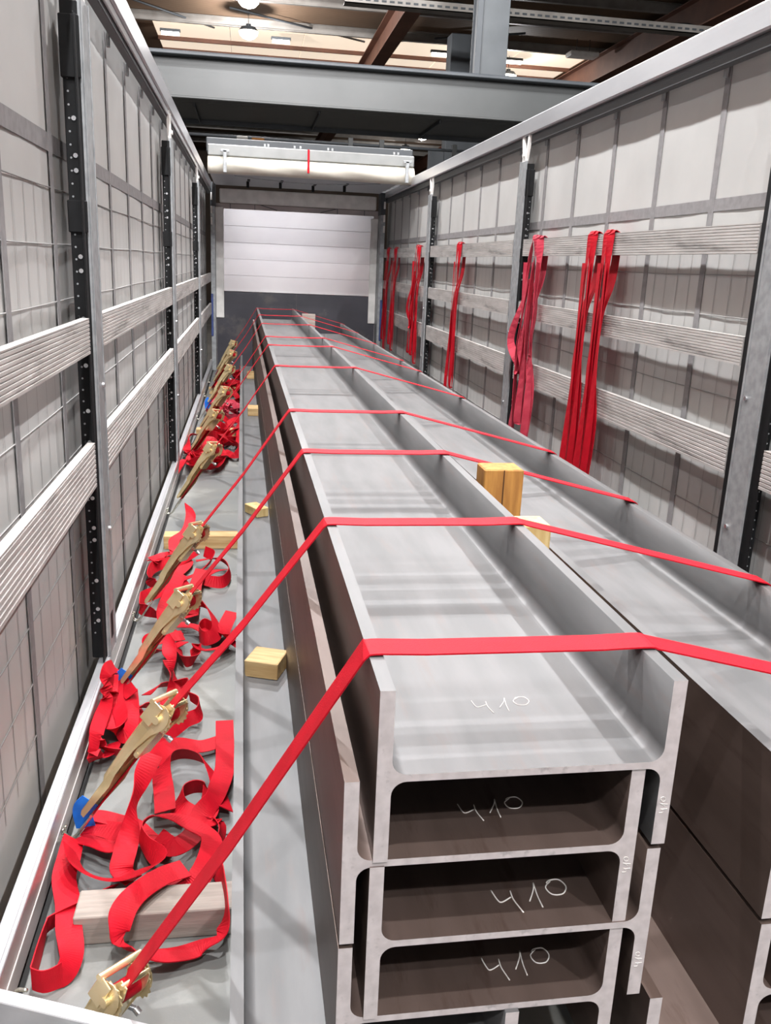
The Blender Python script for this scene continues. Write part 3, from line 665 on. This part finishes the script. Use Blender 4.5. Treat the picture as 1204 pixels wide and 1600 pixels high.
# far piles: tangled loops around a centre
def heap(idx, cx, cy, rx_, ry, n, seed, m=M_red, xmax=-.075):
    rnd = random.Random(seed); t = STRAPS[idx][0]; mb = MB()
    for k in range(n):
        ctrl = []; a = rnd.uniform(0, 6.28); x0 = cx + rnd.uniform(-.5, .5) * rx_; y0 = cy + rnd.uniform(-.5, .5) * ry; q = rnd.uniform(.3, .8)
        for j in range(rnd.randint(6, 10)):
            a += rnd.uniform(.6, 1.2); ctrl.append((min(xmax, max(-.45, x0 + math.cos(a) * rx_ * q)), y0 + math.sin(a) * ry * q * 1.1, rnd.uniform(.03, .15), rnd.uniform(0, 90)))
        strip(mb, ctrl, k=6)
    o = mb.build('loose_tail', m, t); o.location = -Vector(t.location)
heap(4, -.33, 7.0, .17, .35, 7, 3); heap(5, -.24, 8.0, .17, .4, 7, 5); heap(6, -.22, 9.2, .17, .4, 6, 6, M_red2); heap(7, -.25, 10.1, .18, .45, 6, 8)
heap(8, -.22, 11.2, .18, .5, 6, 9); heap(9, -.16, 12.2, .1, .4, 4, 12)
heap(0, 1.66, 2.2, .1, .3, 2, 20, M_red, 1.8) if 0 else None

# ================================================================ HANGING STRAPS on the right wall
HS = [(4.80, .06, 2, M_red, 'bright red webbing strap doubled over the top right plank, nearest the camera', .36),
      (5.04, .055, 2, M_red, 'bright red webbing strap doubled over the top right plank, just behind the nearest one', .34),
      (6.05, .085, 3, M_red2, 'faded pinkish red webbing strap bunched in a long loop beside the second right post', .48),
      (8.38, .09, 2, M_red, 'red webbing strap with folded lower loop hanging between the second and third right posts', .50),
      (10.45, .1, 3, M_red, 'red webbing strap hanging in a bulky bunch just behind the third right post', .52),
      (12.1, .1, 2, M_red, 'red webbing strap hanging in the farthest right bay, nearer of the last two', .5),
      (12.75, .1, 2, M_red, 'red webbing strap hanging in the farthest right bay, right against the front corner', .5)]
for j, (y, sp, n, m, lab, zb) in enumerate(HS):
    t = empty('hanging_strap', (XR, y, 1.82)); tag(t, lab, 'strap', 'red straps hung over the right side planks'); rnd = random.Random(j + 30)
    for k in range(n):
        mb = MB(); pts = []; wv = []; dy = (k - (n - 1) / 2) * sp; y0 = y + dy * .75
        xin = XR - .012 - .006 * k; zend = zb + rnd.uniform(-.1, .12); sw = 1 if j in (2, 4) else 0
        path = [(xin + .008, y0 + .05, .62), (xin + .008, y0 + .055, 1.0), (xin + .012, y0 + .05, 1.36), (XR + .034, y0 + .02, 1.55), (XR + .040, y0, 1.70), (XR + .038, y0, 1.80), (XR + .02, y0, 1.828 + .004 * k), (xin + .006, y0, 1.822 + .004 * k), (xin - .004, y0 + dy * .2, 1.7), (xin - .008, y0 + dy * .3 + sw * (k - .5) * .05, 1.4), (xin - .014 - sw * .02, y0 + dy * .5 + sw * (k - .3) * .11, 1.12), (xin - .014, y0 + dy * .4 + rnd.uniform(-.02, .02) + sw * .03 * k, .95), (xin - .01, y0 + dy + rnd.uniform(-.03, .03), .75), (xin - .006, y0 + dy + .01, zend)]
        path += [(xin - .018, y0 + dy + .005, zend - .03), (xin - .034, y0 + dy, zend), (xin - .03, y0 + dy - .02, zend + .35), (xin - .026, y0 + dy * .7 - .02, zend + .7), (xin - .018, y0 + dy * .5, 1.66)]
        xs = spline(path, 6)
        for i_, p in enumerate(xs):
            a = (.25 if m is M_red else .7) * math.sin(i_ * .25 + k) * (1 if 42 < i_ else 0); wv.append(Vector((math.sin(a), math.cos(a), 0)))
        mb.ribbon(xs, wv, None, th=.003, width=.06); o = mb.build('webbing', m, t); o.location = (-XR, -y, -1.82)
    if j in (2, 4):
        mb = MB(); xs = spline([(XR - .03, y + .05, 1.55), (XR - .045, y + .1, 1.3), (XR - .05, y + .16, 1.05), (XR - .05, y + .12, .9), (XR - .05, y + .04, .95), (XR - .045, y + .02, 1.2), (XR - .035, y + .02, 1.5)], 6)
        mb.ribbon(xs, [Vector((.5, .86, 0))] * len(xs), None, th=.003, width=.05); o = mb.build('webbing_loop', m, t); o.location = (-XR, -y, -1.82)

# ================================================================ HALL
gz = -1.2; cz = 8.4
g = MB().box(-26, 34, -12, 62, gz - .2, gz).build('ground', M_conc); tag(g, kind='structure')
ce = MB().box(-26, 34, -12, 29.5, cz, cz + .1).box(-26, 34, 35.4, 62, cz, cz + .1).box(-26, -2.85, 29.5, 35.4, cz, cz + .1).box(11.0, 34, 29.5, 35.4, cz, cz + .1).build('ceiling', M_roof); tag(ce, kind='structure')
for k in range(6): MB().box(-2.85 + k * 2.31, -2.85 + (k + 1) * 2.31 - .02, 29.5, 35.4, cz + .02, cz + .06).build('rooflight_sheet', M_light, ce)
def ipurlin(y, m=M_purlin, h=.24, nm='purlin'):
    MB().box(-26, 34, y - .06, y + .06, cz - .03, cz - .012).box(-26, 34, y - .008, y + .008, cz - h, cz - .03).box(-26, 34, y - .06, y + .06, cz - h - .018, cz - h).build(nm, m, ce)
for y in (-9, -6, -3, 0, 3, 6, 9, 12, 15, 18, 21, 24, 26.2, 29.1, 36.0, 39, 42, 45, 48, 51, 54, 57): ipurlin(y)
for y in (32.2, 33.9): MB().box(-2.85, 11, y - .04, y + .04, cz - .1, cz + .018).build('rooflight_bar', M_raft, ce)
for x in (-10.5, -3.55, 3.9, 10.9, 18):
    MB().box(x - .2, x + .2, -12, 62, cz - .96, cz - .93).box(x - .02, x + .02, -12, 62, cz - .93, cz - .27).box(x - .2, x + .2, -12, 62, cz - .27, cz - .245).build('rafter', M_raft, ce)
for xa, ya, xb, yb_ in ((-.5, 27.6, 3.6, 30.2), (4.2, 30, 8, 27.6), (-3.2, 27.5, -1, 30)): MB().tube([(xa, ya, cz - .12), (xb, yb_, cz - .12)], .03, 6).build('tie_rod', M_dark, ce)
bw = MB().box(-26, 34, 62, 62.2, gz, cz).build('wall_back', M_hallw); tag(bw, kind='structure')
bw = MB().box(-26.2, -26, -12, 62, gz, cz).build('wall_side', M_hallw); bw.name = 'wall_west'; tag(bw, kind='structure')
# rear gable behind the camera with a daylight window band
rw = MB().box(-26, 34, -12.2, -12, gz, 2.2).box(-26, 34, -12.2, -12, 5.2, cz).box(-26, -3.2, -12.2, -12, 2.2, 5.2).box(8, 34, -12.2, -12, 2.2, 5.2).build('wall_rear', M_hallw); tag(rw, kind='structure')
for k in range(5):
    wn_ = MB().box(-3.2 + k * 2.24, -3.2 + (k + 1) * 2.24 - .1, -12.1, -12.06, 2.2, 5.2).build('window_%d' % (k + 1), M_dayl if k < 3 else M_dayl2); tag(wn_, kind='structure')
bw = MB().box(34, 34.2, -12, 62, gz, cz).build('wall_east', M_hallw); tag(bw, kind='structure')
# crane girder
ga = empty('crane_girder', (4, 17.0, 3.7)); tag(ga, 'large grey painted crane girder spanning across above the trailer', 'girder')
def gp(nm, m, *b, r=.01):
    o = MB().bbox(*b, r).build(nm, m, ga); o.location = (-4, -17.0, -3.7)
gp('web_plate', M_girder, -14, 24, 16.0, 16.04, 4.12, 4.70)
gp('top_flange', M_dark, -14, 24, 15.80, 16.3, 4.70, 4.75)
gp('top_rail', M_dark, -14, 24, 16.0, 16.1, 4.75, 4.80)
gp('bottom_flange', M_girder, -14, 24, 15.92, 16.3, 4.08, 4.12)
gp('walkway_plate', M_girder, -14, 24, 16.3, 18.2, 4.08, 4.12)
gp('rear_web_plate', M_dark, -14, 24, 18.2, 18.24, 4.0, 4.5)
for x in (-.9, 1.2, 3.3): gp('stiffener', M_dark, x, x + .03, 16.3, 18.2, 4.02, 4.08, r=.004)
co = empty('roof_column', (4.1, 16.4, 4.8)); tag(co, 'dark grey steel column standing on the crane girder up to the roof', 'column')
for nm, m, bx in (('column_flange', mat('column_grey', '4d5154', '43474a', rough=.5, scale=2), (3.93, 4.40, 16.2, 16.24, 4.8, cz - .3)), ('column_web', M_dark, (4.05, 4.08, 16.24, 16.6, 4.8, cz - .3)), ('column_flange', M_dark, (3.86, 4.3, 16.6, 16.64, 4.8, cz - .3)), ('column_edge', M_dark, (3.83, 3.93, 16.16, 16.3, 4.8, cz - .3))):
    MB().bbox(*bx, .006).build(nm, m, co).location = (-4.1, -16.4, -4.8)
# cable tray
ct = empty('cable_tray', (6, 20.5, 6.9)); tag(ct, 'perforated zinc cable tray crossing below the roof at the right', 'cable tray')
mb = MB().box(2.0, 16, 20.5, 20.52, 6.85, 7.02).box(2.0, 16, 20.5, 20.8, 6.85, 6.87)
mb.build('tray_body', M_purlin, ct).location = (-6, -20.5, -6.9)
mb = MB()
for k in range(80): mb.box(2.1 + k * .17, 2.2 + k * .17, 20.488, 20.499, 6.91, 6.95)
mb.build('tray_slots', M_dark, ct).location = (-6, -20.5, -6.9)
mb = MB(); mb.tube([(2 + k * .35, 20.62, 7.02 + .03 * math.sin(k * 2.1)) for k in range(41)], .035, 6); mb.build('cable', M_black, ct).location = (-6, -20.5, -6.9)
# dark column right behind the trailer
dc = MB().bbox(5.15, 6.1, 24.5, 25.0, gz, cz - 1, .02).bbox(4.75, 5.15, 24.6, 24.8, gz, 4.6, .01).build('hall_column', M_dark); tag(dc, 'wide dark hall column behind the right top rail', 'column')
dc = MB().bbox(8.4, 9.2, 30.5, 31.2, gz, cz - 1, .02).build('hall_column', M_dark); tag(dc, 'dark hall column far behind the crane girder', 'column')
# junction boxes on a pipe under the walkway
pp = empty('pipe_run', (0, 19.5, 3.9)); tag(pp, 'thin pipe run with brackets behind the crane girder', 'pipe')
MB().tube([(-6, 19.5, 3.98), (8, 19.5, 3.98)], .03, 8).build('pipe', M_dark, pp).location = (0, -19.5, -3.9)
for x in (2.1, 2.75, 4.3): MB().bbox(x - .05, x + .05, 19.46, 19.54, 3.86, 4.1, .005).build('pipe_bracket', M_girder, pp).location = (0, -19.5, -3.9)
o = MB().bbox(-.22, .0, 19.3, 19.42, 3.75, 3.98, .01).build('junction_box', M_white, pp); o.location = (0, -19.5, -3.9); o['label'] = 'white junction box'
o = MB().bbox(.08, .33, 19.3, 19.42, 3.76, 3.96, .01).build('junction_box', mat('orange_plastic', 'd08a3a', rough=.5), pp); o.location = (0, -19.5, -3.9); o['label'] = 'orange junction box'

# ---- high bay lamps
proto = None
rown = {.02: 'middle', 8.5: 'far right', -9: 'far left', -3.4: 'left', 3.6: 'right'}
ordw = ['first', 'second', 'third', 'fourth', 'fifth', 'sixth', 'seventh', 'eighth']
for x, yl in LAMPS:
    for q, y in enumerate(yl):
        if proto is None:
            proto = empty('high_bay_lamp', (x, y, LAMP_Z))
            hb = MB().cyl((0, 0, .01), (0, 0, .12), .28, 20, r2=.2).cyl((0, 0, .12), (0, 0, .2), .07, 14); hb.build('lamp_housing', M_dark, proto)
            MB().cyl((0, 0, -.08), (0, 0, .01), .25, 24, r2=.27, caps=False).cyl((0, 0, -.16), (0, 0, -.08), .17, 24, r2=.25, caps=False).cyl((0, 0, -.2), (0, 0, -.16), .05, 24, r2=.17).build('lamp_lens', M_lens, proto)
            MB().tube([(0, 0, .2), (0, 0, cz - LAMP_Z)], .008, 6).build('suspension_cable', M_dark, proto)
            lp = proto
        else: lp = copy_tree(proto); lp.location = (x, y, LAMP_Z)
        vis = (x, y) in ((.1, 28.0), (.1, 24.7), (8.5, 46), (8.5, 50.9))
        tag(lp, 'round high bay lamp, %s from the rear in the %s row' % (ordw[q], rown[x]), 'lamp', 'high bay lamps of the hall')
        ld = bpy.data.lights.new('high_bay_light', 'POINT'); ld.shadow_soft_size = .08; ld.energy = LAMP_W * ROW_W[x] * (.3 if y > 20 else 1); ld.color = (.985, .985, 1)
        lo = bpy.data.objects.new('high_bay_light', ld); COL.objects.link(lo); lo.location = (x, y, LAMP_Z - .36)
# small roof fittings
for q, (x, y) in enumerate(((-2.3, 30.0), (1.0, 29.9), (5.95, 29.9), (8.4, 30.1))):
    t = empty('strip_lamp', (x, y, cz - .35)); tag(t, 'tiny white strip lamp under the roof purlin, %s from the left' % ordw[q], 'lamp', 'tiny strip lamps under the roof')
    MB().bbox(-.3, .3, -.06, .06, .02, .1, .01).build('lamp_body', M_dark, t)
    MB().box(-.26, -.1, -.05, .05, -.07, .02).box(-.08, .08, -.05, .05, -.07, .02).box(.1, .26, -.05, .05, -.07, .02).build('lamp_lens', M_lens2, t)
t = empty('unlit_lamp', (10.0, 28.2, cz - .5)); tag(t, 'unlit white ceiling lamp hanging right of the roof column', 'lamp')
MB().bbox(-.45, .45, -.25, .25, 0, .14, .03).build('lamp_body', M_white, t)
for x in (-.2, .2): MB().tube([(x, 0, .14), (x, 0, .5)], .01, 5).build('suspension_cable', M_dark, t)
